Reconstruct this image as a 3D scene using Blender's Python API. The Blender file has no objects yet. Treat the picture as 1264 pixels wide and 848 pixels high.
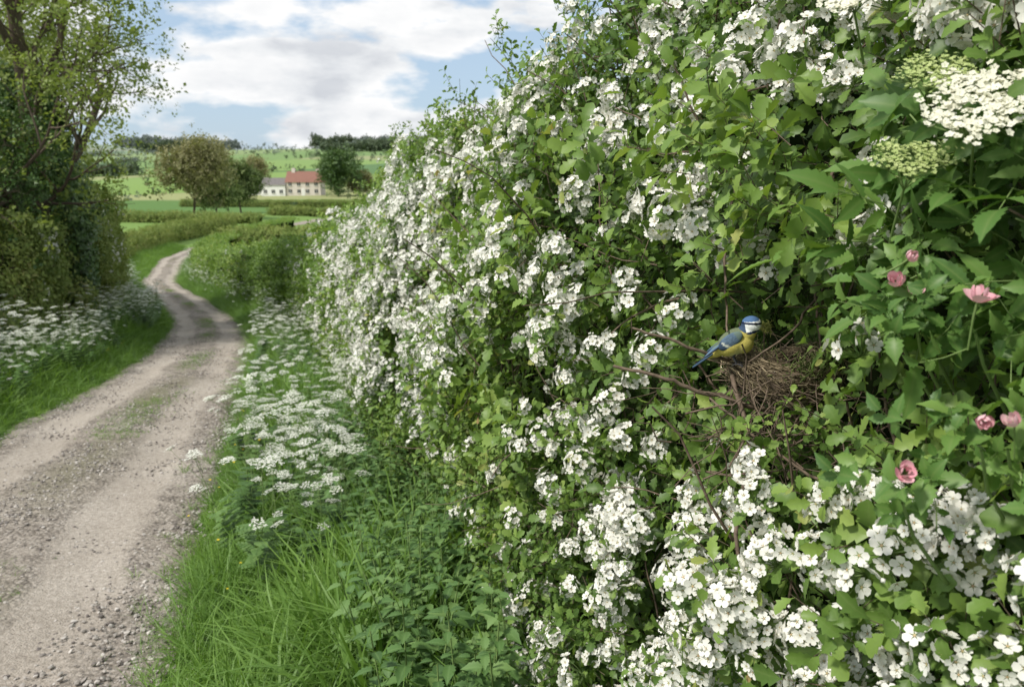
import bpy, math, random
import numpy as np
from mathutils import Vector, Matrix
rng=np.random.default_rng(7); random.seed(7)
sc=bpy.context.scene
sc.view_settings.view_transform='Standard'; sc.view_settings.look='None'; sc.view_settings.exposure=0

# ------------------------------------------------------------ helpers
def vn(p,seed=0):
    p=np.asarray(p,float); i=np.floor(p).astype(np.int64); f=p-i; f=f*f*(3-2*f)
    def h(a):
        x=(a[:,0]*73856093)^(a[:,1]*19349663)^(a[:,2]*83492791)^(seed*2654435761)
        x=(x^(x>>13))*1274126177; x&=0xffffffff; x=(x^(x>>15))*2246822519; x&=0xffffffff; x^=(x>>13)
        return (x&0xffffff)/float(0xffffff)
    r=0
    for a in (0,1):
        for b in (0,1):
            for c in (0,1):
                w=(f[:,0] if a else 1-f[:,0])*(f[:,1] if b else 1-f[:,1])*(f[:,2] if c else 1-f[:,2])
                r=r+w*h(i+np.array([a,b,c]))
    return r
def n3(x,y,z,s,seed=0): 
    x,y,z=np.broadcast_arrays(x,y,z)
    return vn(np.stack([x,y,z],1)*s,seed)
def norm(a): return a/np.maximum(np.linalg.norm(a,axis=-1,keepdims=True),1e-9)
def frames(d,spin):
    d=norm(d); a=np.where(np.abs(d[:,2:3])>.95,np.array([[1.,0,0]]),np.array([[0,0,1.]]))
    x=norm(np.cross(a,d)); y=np.cross(d,x)
    c=np.cos(spin)[:,None]; s=np.sin(spin)[:,None]
    return np.stack([x*c+y*s,-x*s+y*c,d],2)
def mkf(v,f,m=0,c=None):
    v=np.asarray(v,float).reshape(-1,3); f=np.asarray(f,int).reshape(-1,3)
    if c is None: c=np.zeros((len(v),3))
    return dict(v=v,f=f,m=np.full(len(f),m,int) if np.isscalar(m) else m,c=np.asarray(c,float))
def join(ts):
    V=[];F=[];M=[];C=[];o=0
    for t in ts:
        V.append(t['v']);F.append(t['f']+o);M.append(t['m']);C.append(t['c']);o+=len(t['v'])
    return dict(v=np.concatenate(V),f=np.concatenate(F),m=np.concatenate(M),c=np.concatenate(C))
def xf(t,R=None,s=1,T=(0,0,0),c0=None):
    v=t['v']*s
    if R is not None: v=v@np.asarray(R).T
    c=t['c'].copy()
    if c0 is not None: c[:,0]=c0
    return dict(v=v+np.asarray(T),f=t['f'],m=t['m'],c=c)
def tube(pts,r0,r1,n=4,m=1,c0=.5):
    pts=np.asarray(pts,float); k=len(pts); tg=norm(np.gradient(pts,axis=0))
    R=frames(tg,np.zeros(k)); 
    for j in range(1,k):
        x=R[j-1,:,0]-tg[j]*np.dot(R[j-1,:,0],tg[j]); x/=max(np.linalg.norm(x),1e-9)
        R[j,:,0]=x; R[j,:,1]=np.cross(tg[j],x)
    rr=np.linspace(r0,r1,k); a=np.arange(n)*2*math.pi/n
    ring=np.cos(a)[None,:,None]*R[:,None,:,0]+np.sin(a)[None,:,None]*R[:,None,:,1]
    v=(pts[:,None,:]+ring*rr[:,None,None]).reshape(-1,3); f=[]
    for j in range(k-1):
        for i in range(n):
            p=j*n+i;q=j*n+(i+1)%n;f+=[(p,q,q+n),(p,q+n,p+n)]
    c=np.zeros((len(v),3)); c[:,0]=c0
    return mkf(v,f,m,c)
class Bld:
    def __init__(s): s.V=[];s.F=[];s.M=[];s.C=[];s.o=0
    def add(s,t,R,S,T,rnd,mix=.55):
        N=len(T)
        if N==0: return
        S=np.broadcast_to(np.asarray(S,float),(N,)) if np.ndim(S)<2 else S
        sv=t['v'][None]*(S[:,None,None] if S.ndim==1 else S[:,None,:])
        v=np.matmul(sv,np.transpose(R,(0,2,1)))+T[:,None,:]
        n=len(t['v'])
        f=t['f'][None]+(np.arange(N)*n)[:,None,None]+s.o
        c=np.empty((N,n,4)); c[...,0]=mix*rnd[:,None]+(1-mix)*t['c'][None,:,0]; c[...,1]=t['c'][None,:,1]; c[...,2]=t['c'][None,:,2]; c[...,3]=1
        s.V.append(v.reshape(-1,3));s.F.append(f.reshape(-1,3));s.M.append(np.tile(t['m'],N));s.C.append(c.reshape(-1,4));s.o+=N*n
    def one(s,t,mix=0):
        n=len(t['v']); c=np.ones((n,4)); c[:,:3]=t['c']
        s.V.append(t['v']);s.F.append(t['f']+s.o);s.M.append(t['m']);s.C.append(c);s.o+=n
    def make(s,name,mats,smooth=True):
        V=np.concatenate(s.V);F=np.concatenate(s.F);M=np.concatenate(s.M);C=np.concatenate(s.C)
        me=bpy.data.meshes.new(name)
        me.vertices.add(len(V)); me.vertices.foreach_set('co',V.astype(np.float32).ravel())
        me.loops.add(len(F)*3); me.loops.foreach_set('vertex_index',F.astype(np.int32).ravel())
        me.polygons.add(len(F)); me.polygons.foreach_set('loop_start',np.arange(0,len(F)*3,3,dtype=np.int32))
        me.polygons.foreach_set('material_index',M.astype(np.int32))
        me.polygons.foreach_set('use_smooth',np.full(len(F),smooth))
        a=me.attributes.new('d','FLOAT_COLOR','POINT'); a.data.foreach_set('color',C.astype(np.float32).ravel())
        me.update(calc_edges=True)
        for m in mats: me.materials.append(m)
        ob=bpy.data.objects.new(name,me); sc.collection.objects.link(ob)
        return ob

# ------------------------------------------------------------ materials
class NT:
    def __init__(s,name):
        s.mat=bpy.data.materials.new(name); s.mat.use_nodes=True; s.t=s.mat.node_tree; s.t.nodes.clear()
        s.out=s.t.nodes.new('ShaderNodeOutputMaterial')
    def n(s,typ,**k):
        nd=s.t.nodes.new(typ)
        for a,b in k.items(): setattr(nd,a,b)
        return nd
    def l(s,a,b): s.t.links.new(a,b)
    def ramp(s,src,stops):
        r=s.n('ShaderNodeValToRGB'); e=r.color_ramp.elements
        while len(e)<len(stops): e.new(.5)
        for i,(p,c) in enumerate(stops): e[i].position=p; e[i].color=(*c,1)
        s.l(src,r.inputs[0]); return r.outputs[0]
    def noise(s,scale,detail=4,rough=.6,vec=None):
        n=s.n('ShaderNodeTexNoise'); n.inputs['Scale'].default_value=scale; n.inputs['Detail'].default_value=detail; n.inputs['Roughness'].default_value=rough
        if vec: s.l(vec,n.inputs['Vector'])
        return n.outputs[0]
    def mix(s,fac,a,b,mode='MIX'):
        m=s.n('ShaderNodeMix',data_type='RGBA',blend_type=mode)
        for sock,val in ((m.inputs[0],fac),(m.inputs[6],a),(m.inputs[7],b)):
            if isinstance(val,(int,float)): sock.default_value=val
            elif isinstance(val,tuple): sock.default_value=(*val,1)
            else: s.l(val,sock)
        return m.outputs[2]
    def math(s,op,a,b=0.,clamp=False):
        m=s.n('ShaderNodeMath',operation=op,use_clamp=clamp)
        for sock,val in ((m.inputs[0],a),(m.inputs[1],b)):
            if isinstance(val,(int,float)): sock.default_value=val
            else: s.l(val,sock)
        return m.outputs[0]
    def attr(s):
        a=s.n('ShaderNodeAttribute',attribute_name='d'); sp=s.n('ShaderNodeSeparateColor'); s.l(a.outputs['Color'],sp.inputs[0]); return a.outputs['Color'],sp.outputs
def leafmat(name,stops,rib=(.2,.28,.09),trans=.3,rough=.45,ribamt=.35,spec=.35,desat=.08):
    t=NT(name); _,d=t.attr()
    if desat and not any(k in name for k in ('petal','flower','blossom','stone','straw')):
        stops=[(p,tuple(c[i]*(1-desat)+desat*(.3*c[0]+.6*c[1]+.1*c[2]) for i in range(3))) for p,c in stops]
    col=t.ramp(d[0],stops)
    if ribamt>0: col=t.mix(t.math('MULTIPLY',t.math('POWER',d[1],6.),ribamt),col,rib)
    p=t.n('ShaderNodeBsdfPrincipled'); p.inputs['Roughness'].default_value=rough; p.inputs['Specular IOR Level'].default_value=spec
    t.l(col,p.inputs['Base Color'])
    if trans>0:
        tr=t.n('ShaderNodeBsdfTranslucent'); t.l(t.mix(1.,col,(1.3,1.35,.6),'MULTIPLY') if 'petal' not in name and 'flower' not in name and 'blossom' not in name else col,tr.inputs[0])
        m=t.n('ShaderNodeMixShader'); m.inputs[0].default_value=trans; t.l(p.outputs[0],m.inputs[1]); t.l(tr.outputs[0],m.inputs[2]); t.l(m.outputs[0],t.out.inputs[0])
    else: t.l(p.outputs[0],t.out.inputs[0])
    return t.mat
def simple(name,col,col2=None,scale=20,rough=.8,bump=0,spec=.3):
    t=NT(name); p=t.n('ShaderNodeBsdfPrincipled'); p.inputs['Roughness'].default_value=rough; p.inputs['Specular IOR Level'].default_value=spec
    tc=t.n('ShaderNodeTexCoord').outputs['Object']
    nz=t.noise(scale,3,.65,tc)
    t.l(t.ramp(nz,[(.3,col),(.7,col2 or col)]),p.inputs['Base Color'])
    if bump:
        b=t.n('ShaderNodeBump'); b.inputs['Strength'].default_value=bump; b.inputs['Distance'].default_value=.5/scale; t.l(nz,b.inputs['Height']); t.l(b.outputs[0],p.inputs['Normal'])
    t.l(p.outputs[0],t.out.inputs[0]); return t.mat
def vcol(name,rough=.6,noise=0,nscale=200,spec=.3):
    t=NT(name); c,_=t.attr(); p=t.n('ShaderNodeBsdfPrincipled'); p.inputs['Roughness'].default_value=rough; p.inputs['Specular IOR Level'].default_value=spec
    if noise:
        tc=t.n('ShaderNodeTexCoord').outputs['Object']
        nz=t.noise(nscale,4,.7,tc)
        c=t.mix(noise,c,t.ramp(nz,[(.3,(.35,.35,.35)),(.7,(1.5,1.5,1.5))]),'MULTIPLY')
        b=t.n('ShaderNodeBump'); b.inputs['Strength'].default_value=.4; b.inputs['Distance'].default_value=.3/nscale; t.l(nz,b.inputs['Height']); t.l(b.outputs[0],p.inputs['Normal'])
    t.l(c,p.inputs['Base Color']); t.l(p.outputs[0],t.out.inputs[0]); return t.mat

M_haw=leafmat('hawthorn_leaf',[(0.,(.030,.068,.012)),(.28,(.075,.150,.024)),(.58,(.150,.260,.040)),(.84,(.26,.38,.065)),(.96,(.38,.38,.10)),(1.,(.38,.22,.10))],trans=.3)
M_bark=simple('bark',(.055,.040,.028),(.17,.13,.10),60,.9,.5)
M_twig=simple('twig_bark',(.075,.052,.038),(.22,.165,.12),90,.85,0)
M_petal=leafmat('blossom_petal',[(0.,(.76,.75,.68)),(.6,(.85,.84,.78)),(1.,(.88,.85,.78))],rib=(.58,.62,.36),trans=.2,rough=.6,ribamt=.75,spec=.15)
M_stamen=simple('stamen',(.42,.40,.16),(.5,.30,.22),400,.7)
M_core=vcol('hedge_core',1.,0,10,0)  # dark vertex colour stands in for shade inside the hedges
M_grass=leafmat('grass_blade',[(0.,(.065,.14,.02)),(.5,(.14,.27,.038)),(.85,(.24,.40,.065)),(1.,(.44,.42,.2))],rib=(.2,.32,.07),trans=.35,rough=.5,ribamt=.2)
M_nettle=leafmat('nettle_leaf',[(0.,(.045,.105,.024)),(.5,(.095,.195,.045)),(1.,(.19,.31,.085))],rib=(.19,.31,.11),trans=.2,rough=.55,ribamt=.5)
M_stem=simple('green_stem',(.14,.22,.06),(.2,.28,.10),40,.6)
M_pars=leafmat('parsley_flower',[(0.,(.72,.74,.62)),(1.,(.86,.86,.80))],trans=.2,rough=.7,ribamt=0,spec=.1)
M_elder=leafmat('elder_leaf',[(0.,(.05,.125,.024)),(.5,(.105,.22,.038)),(1.,(.20,.33,.06))],trans=.3,rough=.45,ribamt=.5)
M_far=leafmat('far_leaf',[(0.,(.055,.085,.028)),(.5,(.12,.17,.055)),(1.,(.22,.26,.09))],trans=.15,rough=.7,ribamt=0,spec=.1)
M_brown=leafmat('clipped_hedge_leaf',[(0.,(.07,.11,.024)),(.4,(.155,.22,.048)),(.8,(.27,.32,.085)),(1.,(.38,.31,.14))],trans=.25,rough=.7,ribamt=0,spec=.1)
M_ash=leafmat('spring_tree_leaf',[(0.,(.10,.145,.03)),(.5,(.22,.285,.06)),(1.,(.36,.39,.12))],trans=.35,rough=.5,ribamt=0)
M_ivy=leafmat('ivy_leaf',[(0.,(.025,.062,.016)),(.6,(.07,.14,.03)),(1.,(.18,.26,.07))],trans=.15,rough=.45,ribamt=.2)
M_pink=leafmat('rose_petal',[(0.,(.80,.36,.44)),(1.,(.88,.64,.66))],trans=.25,rough=.6,ribamt=0,spec=.1)
M_yel=leafmat('buttercup_petal',[(0.,(.75,.55,.02)),(1.,(.8,.62,.03))],trans=.2,ribamt=0)

# ------------------------------------------------------------ terrain
_ty=np.array([-400,-60,-20,0,5,10,15,20,30,40,50,60,80,100,140,180,250,320,400,500,700,900,1100,1300,1700,2200,2600,5000.])
_tz=np.where(_ty<=100,-4*(1-np.exp(-np.maximum(_ty,-20)/33)),0)
for y_,z_ in {140:-4.7,180:-5.3,250:-5.6,320:-4.0,400:1,500:8,700:20,900:28,1100:24,1300:30,1700:60,2200:76,2600:60,5000:-60}.items(): _tz[_ty==y_]=z_
_dy=np.arange(-400,5000,1.); _dz=np.interp(_dy,_ty,_tz); _k=np.ones(61)/61; _ds=np.convolve(np.pad(_dz,30,'edge'),_k,'valid'); _w=np.clip((_dy-180)/100,0,1); _dz=_dz*(1-_w)+_ds*_w
def gz(x,y):
    x=np.asarray(x,float);y=np.asarray(y,float)
    near=-4*(1-np.exp(-np.maximum(y,-8)/33)); far=np.interp(y,_dy,_dz)
    w=np.clip((y-90)/20,0,1); z=near*(1-w)+far*w
    a=np.clip((y-150)/500,0,1)
    z=z+a*(5*np.sin(x/170+.6)+3*np.sin(x/71+y/160)+2*np.sin(y/90+x/300))+np.clip((y-1200)/800,0,1)*14*np.sin(x/260+1.0)
    cx=np.interp(y,LY,(LR+LL)/2); d=np.abs(x-cx)
    b=np.clip((d-1.5)/2.5,0,1)*np.clip((160-y)/60,0,1)
    z=z+b*.18*np.where(x<cx,1.3,.4)
    return z
LY=np.array([-8,0,2.97,5.9,7.7,9.3,11.3,14.5,18.5,24,31,45,60,80,110,160])
LR=np.array([-.2,-1.0,-1.49,-2.36,-2.85,-3.27,-3.82,-4.8,-6.36,-9.13,-13.1,-18.3,-21.6,-23.6,-22.5,-18])
LL=np.array([-2.7,-3.4,-3.95,-4.75,-5.15,-5.45,-5.8,-6.67,-8.0,-10.8,-14.6,-19.9,-23.4,-25.4,-24.6,-20])
def smoothed(A):
    yy=np.arange(-8,160,.25); v=np.interp(yy,LY,A); k=np.ones(9)/9; v2=np.convolve(np.pad(v,4,'edge'),k,'valid'); return yy,v2
_yy,_r=smoothed(LR); _,_l=smoothed(LL)
laneR=lambda y:np.interp(y,_yy,_r); laneL=lambda y:np.interp(y,_yy,_l)
HY=np.array([-3,-1,1,3,7,12,16,20,25.5,31.5,43,60,80]); HX=np.array([1.7,1.1,.5,-.1,-1.3,-2.9,-4.2,-6.0,-9.2,-12.5,-17,-20.6,-22.4])
hedX=lambda y:np.interp(y,HY,HX)

xs=np.unique(np.concatenate([np.arange(-32,8,.3),np.arange(-620,-32,7),np.arange(8,260,7),np.geomspace(260,3500,16),-np.geomspace(620,3500,24)]))
ys=np.unique(np.concatenate([np.arange(-6,62,.3),np.arange(62,1010,5),np.arange(1010,2400,20),np.geomspace(2400,4800,10),[-300,-120,-50,-20]]))
X,Y=np.meshgrid(xs,ys); X=X.ravel();Y=Y.ravel()
Z=gz(X,Y)
onl=(X>laneL(Y)-.1)&(X<laneR(Y)+.1)&(Y<158); Z=Z-np.where(onl,.02,0)
fr=np.random.default_rng(21)
seeds=np.stack([fr.uniform(-900,600,130),60+1140*fr.random(130)**.8],1)
seeds=np.concatenate([seeds,np.stack([fr.uniform(-1200,600,40),fr.uniform(1200,2300,40)],1)])
def cell(x,y):
    d=((x[:,None]-seeds[None,:,0])*.5)**2+((y[:,None]-seeds[None,:,1])*1.0)**2
    o=np.argsort(d,1)[:,:2]; r=np.arange(len(x)); return o[:,0],np.sqrt(d[r,o[:,1]])-np.sqrt(d[r,o[:,0]])
pal=np.array([(.15,.25,.065),(.20,.30,.08),(.11,.195,.06),(.22,.29,.10),(.29,.31,.14),(.10,.18,.065),(.17,.265,.075),(.32,.29,.18)])
cid=np.zeros(len(X),int)
for a in range(0,len(X),20000): cid[a:a+20000]=cell(X[a:a+20000],Y[a:a+20000])[0]
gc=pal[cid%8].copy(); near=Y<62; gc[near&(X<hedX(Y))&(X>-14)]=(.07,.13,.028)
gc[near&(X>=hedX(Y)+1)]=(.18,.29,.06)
gc[(Y>=55)&(Y<108)&(X>-21)&(X<60)]=(.20,.31,.07)
hz=(np.clip((Y-200)/900,0,1)*.45+np.clip((Y-1100)/800,0,1)*.3)[:,None]; gc=gc*(1-hz)+np.array([.22,.28,.24])*hz  # aerial haze painted into the ground colour, stronger with distance
nx=len(xs);ny=len(ys); I=np.arange(nx*ny).reshape(ny,nx)
q=np.stack([I[:-1,:-1],I[:-1,1:],I[1:,1:],I[1:,:-1]],-1).reshape(-1,4); F=np.concatenate([q[:,[0,1,2]],q[:,[0,2,3]]])
M_ground=vcol('grass_ground',.95,.3,3.,.05)
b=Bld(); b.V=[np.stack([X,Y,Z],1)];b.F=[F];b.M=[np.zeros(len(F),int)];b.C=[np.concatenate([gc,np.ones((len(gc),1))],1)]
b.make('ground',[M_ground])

# ------------------------------------------------------------ gravel lane
t=NT('gravel'); _,d=t.attr(); tc=t.n('ShaderNodeTexCoord').outputs['Object']
big=t.noise(1.3,4,.6,tc); fine=t.noise(38,5,.75,tc); med=t.noise(7,4,.65,tc)
vo=t.n('ShaderNodeTexVoronoi'); vo.inputs['Scale'].default_value=42; t.l(tc,vo.inputs['Vector'])
vo2=t.n('ShaderNodeTexVoronoi'); vo2.inputs['Scale'].default_value=95; t.l(tc,vo2.inputs['Vector'])
base=t.ramp(fine,[(.3,(.25,.22,.19)),(.5,(.39,.35,.305)),(.72,(.55,.50,.45))])
track=t.math('ADD',d[0],t.math('MULTIPLY',t.math('SUBTRACT',big,.5),.9))
loose=t.ramp(track,[(.32,(1,1,1)),(.62,(0,0,0))])
sc1=t.n('ShaderNodeSeparateColor'); t.l(vo.outputs['Color'],sc1.inputs[0])
stone=t.ramp(sc1.outputs[0],[(0,(.15,.13,.12)),(.5,(.30,.27,.235)),(1,(.50,.46,.42))])
edge=t.ramp(vo.outputs['Distance'],[(.2,(1,1,1)),(.75,(.35,.33,.3))])
stone=t.mix(.8,stone,edge,'MULTIPLY')
lf=t.math('MULTIPLY',loose,t.ramp(med,[(.35,(.25,)*3),(.6,(1,)*3)]))
col=t.mix(t.math('MULTIPLY',lf,.85),base,stone)
col=t.mix(.6,col,t.ramp(big,[(.3,(.74,.70,.65)),(.7,(1.12,1.1,1.08))]),'MULTIPLY')
col=t.mix(t.math('MULTIPLY',d[1],.6),col,(.15,.145,.08))
p=t.n('ShaderNodeBsdfPrincipled'); p.inputs['Roughness'].default_value=.95; p.inputs['Specular IOR Level'].default_value=.1
t.l(col,p.inputs['Base Color'])
hh=t.math('ADD',t.math('MULTIPLY',t.math('SUBTRACT',1.,vo.outputs['Distance']),t.math('ADD',lf,.15)),t.math('MULTIPLY',fine,.6))
hh=t.math('ADD',hh,t.math('MULTIPLY',vo2.outputs['Distance'],-.25))
bu=t.n('ShaderNodeBump'); bu.inputs['Strength'].default_value=.9; bu.inputs['Distance'].default_value=.014; t.l(hh,bu.inputs['Height']); t.l(bu.outputs[0],p.inputs['Normal'])
t.l(p.outputs[0],t.out.inputs[0]); M_gravel=t.mat
yy=np.concatenate([np.arange(-7.5,25,.12),np.arange(25,155,.4)]); na=29; aa=np.linspace(0,1,na)
Yg=np.repeat(yy,na); A=np.tile(aa,len(yy))
wob=.14*(n3(Yg,0*Yg,0*Yg,1.3,5)-.5)*2+.08*(n3(Yg,0*Yg,0*Yg,5,6)-.5)
L=laneL(Yg)-wob;Rr=laneR(Yg)+.14*(n3(Yg,0*Yg,0*Yg,1.1,8)-.5)*2+.08*(n3(Yg,0*Yg,0*Yg,5,9)-.5)
Xg=L+(Rr-L)*A
rut=np.exp(-((A-.24)/.11)**2)+np.exp(-((A-.74)/.11)**2)
Zg=gz(Xg,Yg)+.012-.03*rut*np.clip((40-Yg)/20,0,1)*1+.03*(1-np.abs(2*A-1)**2)+.02*(n3(Xg,Yg,0*Yg,2.2,3)-.5)+.008*(n3(Xg,Yg,0*Yg,8,4)-.5)
Zg=np.where((A<.02)|(A>.98),Zg-.03,Zg)
cen=np.exp(-((A-.5)/.09)**2)*np.clip((n3(Xg,Yg,0*Yg,.9,11)-.35)*4,0,1)
edg=np.clip((np.abs(A-.5)-.43)/.07,0,1)
n=len(yy); I=np.arange(n*na).reshape(n,na); q=np.stack([I[:-1,:-1],I[:-1,1:],I[1:,1:],I[1:,:-1]],-1).reshape(-1,4)
F=np.concatenate([q[:,[0,1,2]],q[:,[0,2,3]]])
b=Bld(); b.V=[np.stack([Xg,Yg,Zg],1)];b.F=[F];b.M=[np.zeros(len(F),int)];b.C=[np.stack([np.clip(rut,0,1),np.clip(cen+.7*edg,0,1),0*A,0*A+1],1)]
b.make('gravel_lane',[M_gravel])
def icos(seed):
    import bmesh
    bm=bmesh.new(); bmesh.ops.create_icosphere(bm,subdivisions=1,radius=1)
    r=np.random.default_rng(seed); v=np.array([x.co[:] for x in bm.verts])*(1+r.uniform(-.28,.2,(len(bm.verts),1)))*np.array([1,.8,.55]); f=[[x.index for x in fa.verts] for fa in bm.faces]; bm.free()
    return mkf(v,f,0)
M_stone=leafmat('loose_stone',[(0,(.15,.13,.12)),(.5,(.31,.28,.25)),(1,(.54,.50,.46))],trans=0,rough=.9,ribamt=0,spec=.15)
b=Bld()
for k in range(4):
    N=9500; y=2.0+rng.random(N)**1.7*14; a=rng.random(N); w=np.where(rng.random(N)<.5,1,0)
    a=np.where(w==1,rng.choice([.02,.5,.98],N)+rng.normal(0,.085,N),a)
    x=laneL(y)+(laneR(y)-laneL(y))*a; keep=(a>-.06)&(a<1.08)&(n3(x,y,0*x,1.6,31)+.25*rng.random(N)>.5)
    x=x[keep];y=y[keep];a=a[keep];N=len(x)
    r=np.exp(-((a-.24)/.11)**2)+np.exp(-((a-.74)/.11)**2)
    z=gz(x,y)+.012-.03*r+.03*(1-np.abs(2*a-1)**2)
    s=.004+.014*rng.random(N)**3; 
    b.add(icos(k),frames(np.stack([rng.normal(0,.3,N),rng.normal(0,.3,N),np.ones(N)],1),rng.uniform(0,6.3,N)),s,np.stack([x,y,z+s*.2],1),rng.random(N),1)
b.make('loose_gravel',[M_stone],False)

# ------------------------------------------------------------ plant templates
def leaf(out,fold=.28,curl=.25,m=0,c0=.5):
    v=[];c=[];f=[]
    for w,y in out:
        zc=-curl*y*y
        v+=[(-w,y,zc+fold*w),(0,y,zc),(w,y,zc+fold*w)]; c+=[(c0,0,0),(c0,1,0),(c0,0,0)]
    for i in range(len(out)-1):
        a=i*3;b_=a+3
        f+=[(a,a+1,b_+1),(a,b_+1,b_),(a+1,a+2,b_+2),(a+1,b_+2,b_+1)]
    return mkf(v,f,m,c)
HAW=[(.012,-.22),(.03,.02),(.31,.36),(.20,.42),(.39,.63),(.25,.67),(.27,.86),(.05,1.0)]
HAW2=[(.01,-.15),(.30,.35),(.20,.45),(.34,.72),(.02,1.0)]
QUAD=[(.02,0),(.38,.5),(.02,1.)]
def serr(n=6,wmax=.33):
    o=[(.012,-.15),(.012,0)]
    for i in range(n):
        y=(i+.5)/n; w=wmax*math.sin(math.pi*min(1,(y*.9+.12)))**.8
        o+=[(w*1.12,y-.02),(w*.84,y+.05)]
    return o+[(.0,1.08)]
def place_leaf(lf,pos,dirv,up,size,c0):
    y=norm(np.array(dirv,float)); z=np.array(up,float); z=z-y*np.dot(z,y); z=norm(z); x=np.cross(y,z)
    return xf(lf,np.stack([x,y,z],1),size,pos,c0)
def sprig(seed,n,L,ls,outl,stem=True,sr=.0012,fold=.28,m=0):
    r=np.random.default_rng(seed); parts=[]
    bend=r.normal(0,.18,2); pt=lambda t:np.array([bend[0]*L*t*t,bend[1]*L*t*t,L*t])
    if stem: parts.append(tube([pt(t) for t in (0,.5,1)],sr,sr*.5,3,1))
    for i in range(n):
        t=.12+.88*(i+.5)/n; az=i*2.4+r.normal(0,.3); e=.05+.9*t**2+r.normal(0,.22)
        rad=np.array([math.cos(az),math.sin(az),0]); dv=rad*math.cos(e)+np.array([0,0,math.sin(e)])
        up=-rad*math.sin(e)+np.array([0,0,math.cos(e)])+r.normal(0,.3,3)
        s=ls*r.uniform(.6,1.2)
        parts.append(place_leaf(leaf(outl,fold*r.uniform(.5,1.6),r.uniform(.0,.5),m),pt(t)+dv*s*.2,dv,up,s,r.random()))
    return join(parts)
def petal(hi=True):
    v=[];f=[];c=[]
    for k in range(5):
        a=k*2*math.pi/5+.06; o=len(v)
        pts=[(.10,0,0,1),(.48,.36,.16,.3),(.84,.36,.26,0),(1.0,0.0,.26,0),(.84,-.36,.26,0),(.48,-.36,.16,.3),(.6,0,.10,.2)] if hi else [(.05,0,0,.8),(.6,.42,.16,0),(1,0,.2,0),(.6,-.42,.16,0)]
        for x,y,z,q_ in pts:
            v.append((x*math.cos(a)-y*math.sin(a),x*math.sin(a)+y*math.cos(a),z)); c.append((.5,q_,0))
        if hi: f+=[(o+6,o+i,o+(i+1)%6) for i in range(6)]
        else: f+=[(o,o+1,o+2),(o,o+2,o+3)]
    return mkf(v,f,2,c)
def flower(seed,size,hi=True):
    r=np.random.default_rng(seed); P=petal(hi); parts=[xf(P,None,size,(0,0,0),r.random())]
    if hi:
        a=np.arange(5)*1.2566
        v=[(0,0,.10)]+[(.14*math.cos(x),.14*math.sin(x),.05) for x in a]; parts.append(xf(mkf(v,[(0,1+i,1+(i+1)%5) for i in range(5)],3),None,size))
        for k in range(7):
            x=k*.9+r.normal(0,.2); e=np.array([.30*math.cos(x),.30*math.sin(x),.34]); s=.038
            v=[e+np.array(o)*s for o in ((1,0,0),(-.5,.87,0),(-.5,-.87,0),(0,0,1.4))]
            parts.append(xf(mkf(v,[(0,1,3),(1,2,3),(2,0,3)],3),None,size))
    return join(parts)
def corymb(seed,n,R,fs,hi=True,leaves=True):
    r=np.random.default_rng(seed); parts=[]
    for k in range(n):
        ph=math.acos(1-(k+.5)/n*.72); az=k*2.4+r.normal(0,.2); d=np.array([math.sin(ph)*math.cos(az),math.sin(ph)*math.sin(az),math.cos(ph)])
        pos=d*R*r.uniform(.7,1.25)*np.array([1,1,.75]); nd=norm(d+r.normal(0,.35,3))
        Rm=frames(nd[None],np.array([r.uniform(0,6)]))[0]
        parts.append(xf(flower(seed*50+k,fs*r.uniform(.8,1.1),hi),Rm,1,pos))
        if hi: parts.append(tube([(0,0,-R*.5),pos*.97],.0006,.0005,3,4))
    if hi:
        for k in range(4):
            az=r.uniform(0,6.28); d=norm(np.array([math.cos(az),math.sin(az),.5])); pos=d*R*1.1; rr=fs*.28
            v=pos+np.array([(1,0,0),(0,1,0),(-1,0,0),(0,-1,0),(0,0,1),(0,0,-1)])*rr; parts.append(mkf(v,[(0,1,4),(1,2,4),(2,3,4),(3,0,4),(1,0,5),(2,1,5),(3,2,5),(0,3,5)],2,[(.3,0,0)]*6)); parts.append(tube([(0,0,-R*.5),pos],.0006,.0005,3,4))
    if leaves:
        for k in range(5):
            az=k*1.257+r.normal(0,.3); e=r.uniform(-.2,.5); rad=np.array([math.cos(az),math.sin(az),0]); dv=rad*math.cos(e)+np.array([0,0,math.sin(e)])
            parts.append(place_leaf(leaf(HAW if hi else HAW2),np.array([0,0,-R*.4])+dv*.008,dv,(0,0,1),R*r.uniform(.75,1.1),r.random()))
    return join(parts)

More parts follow.
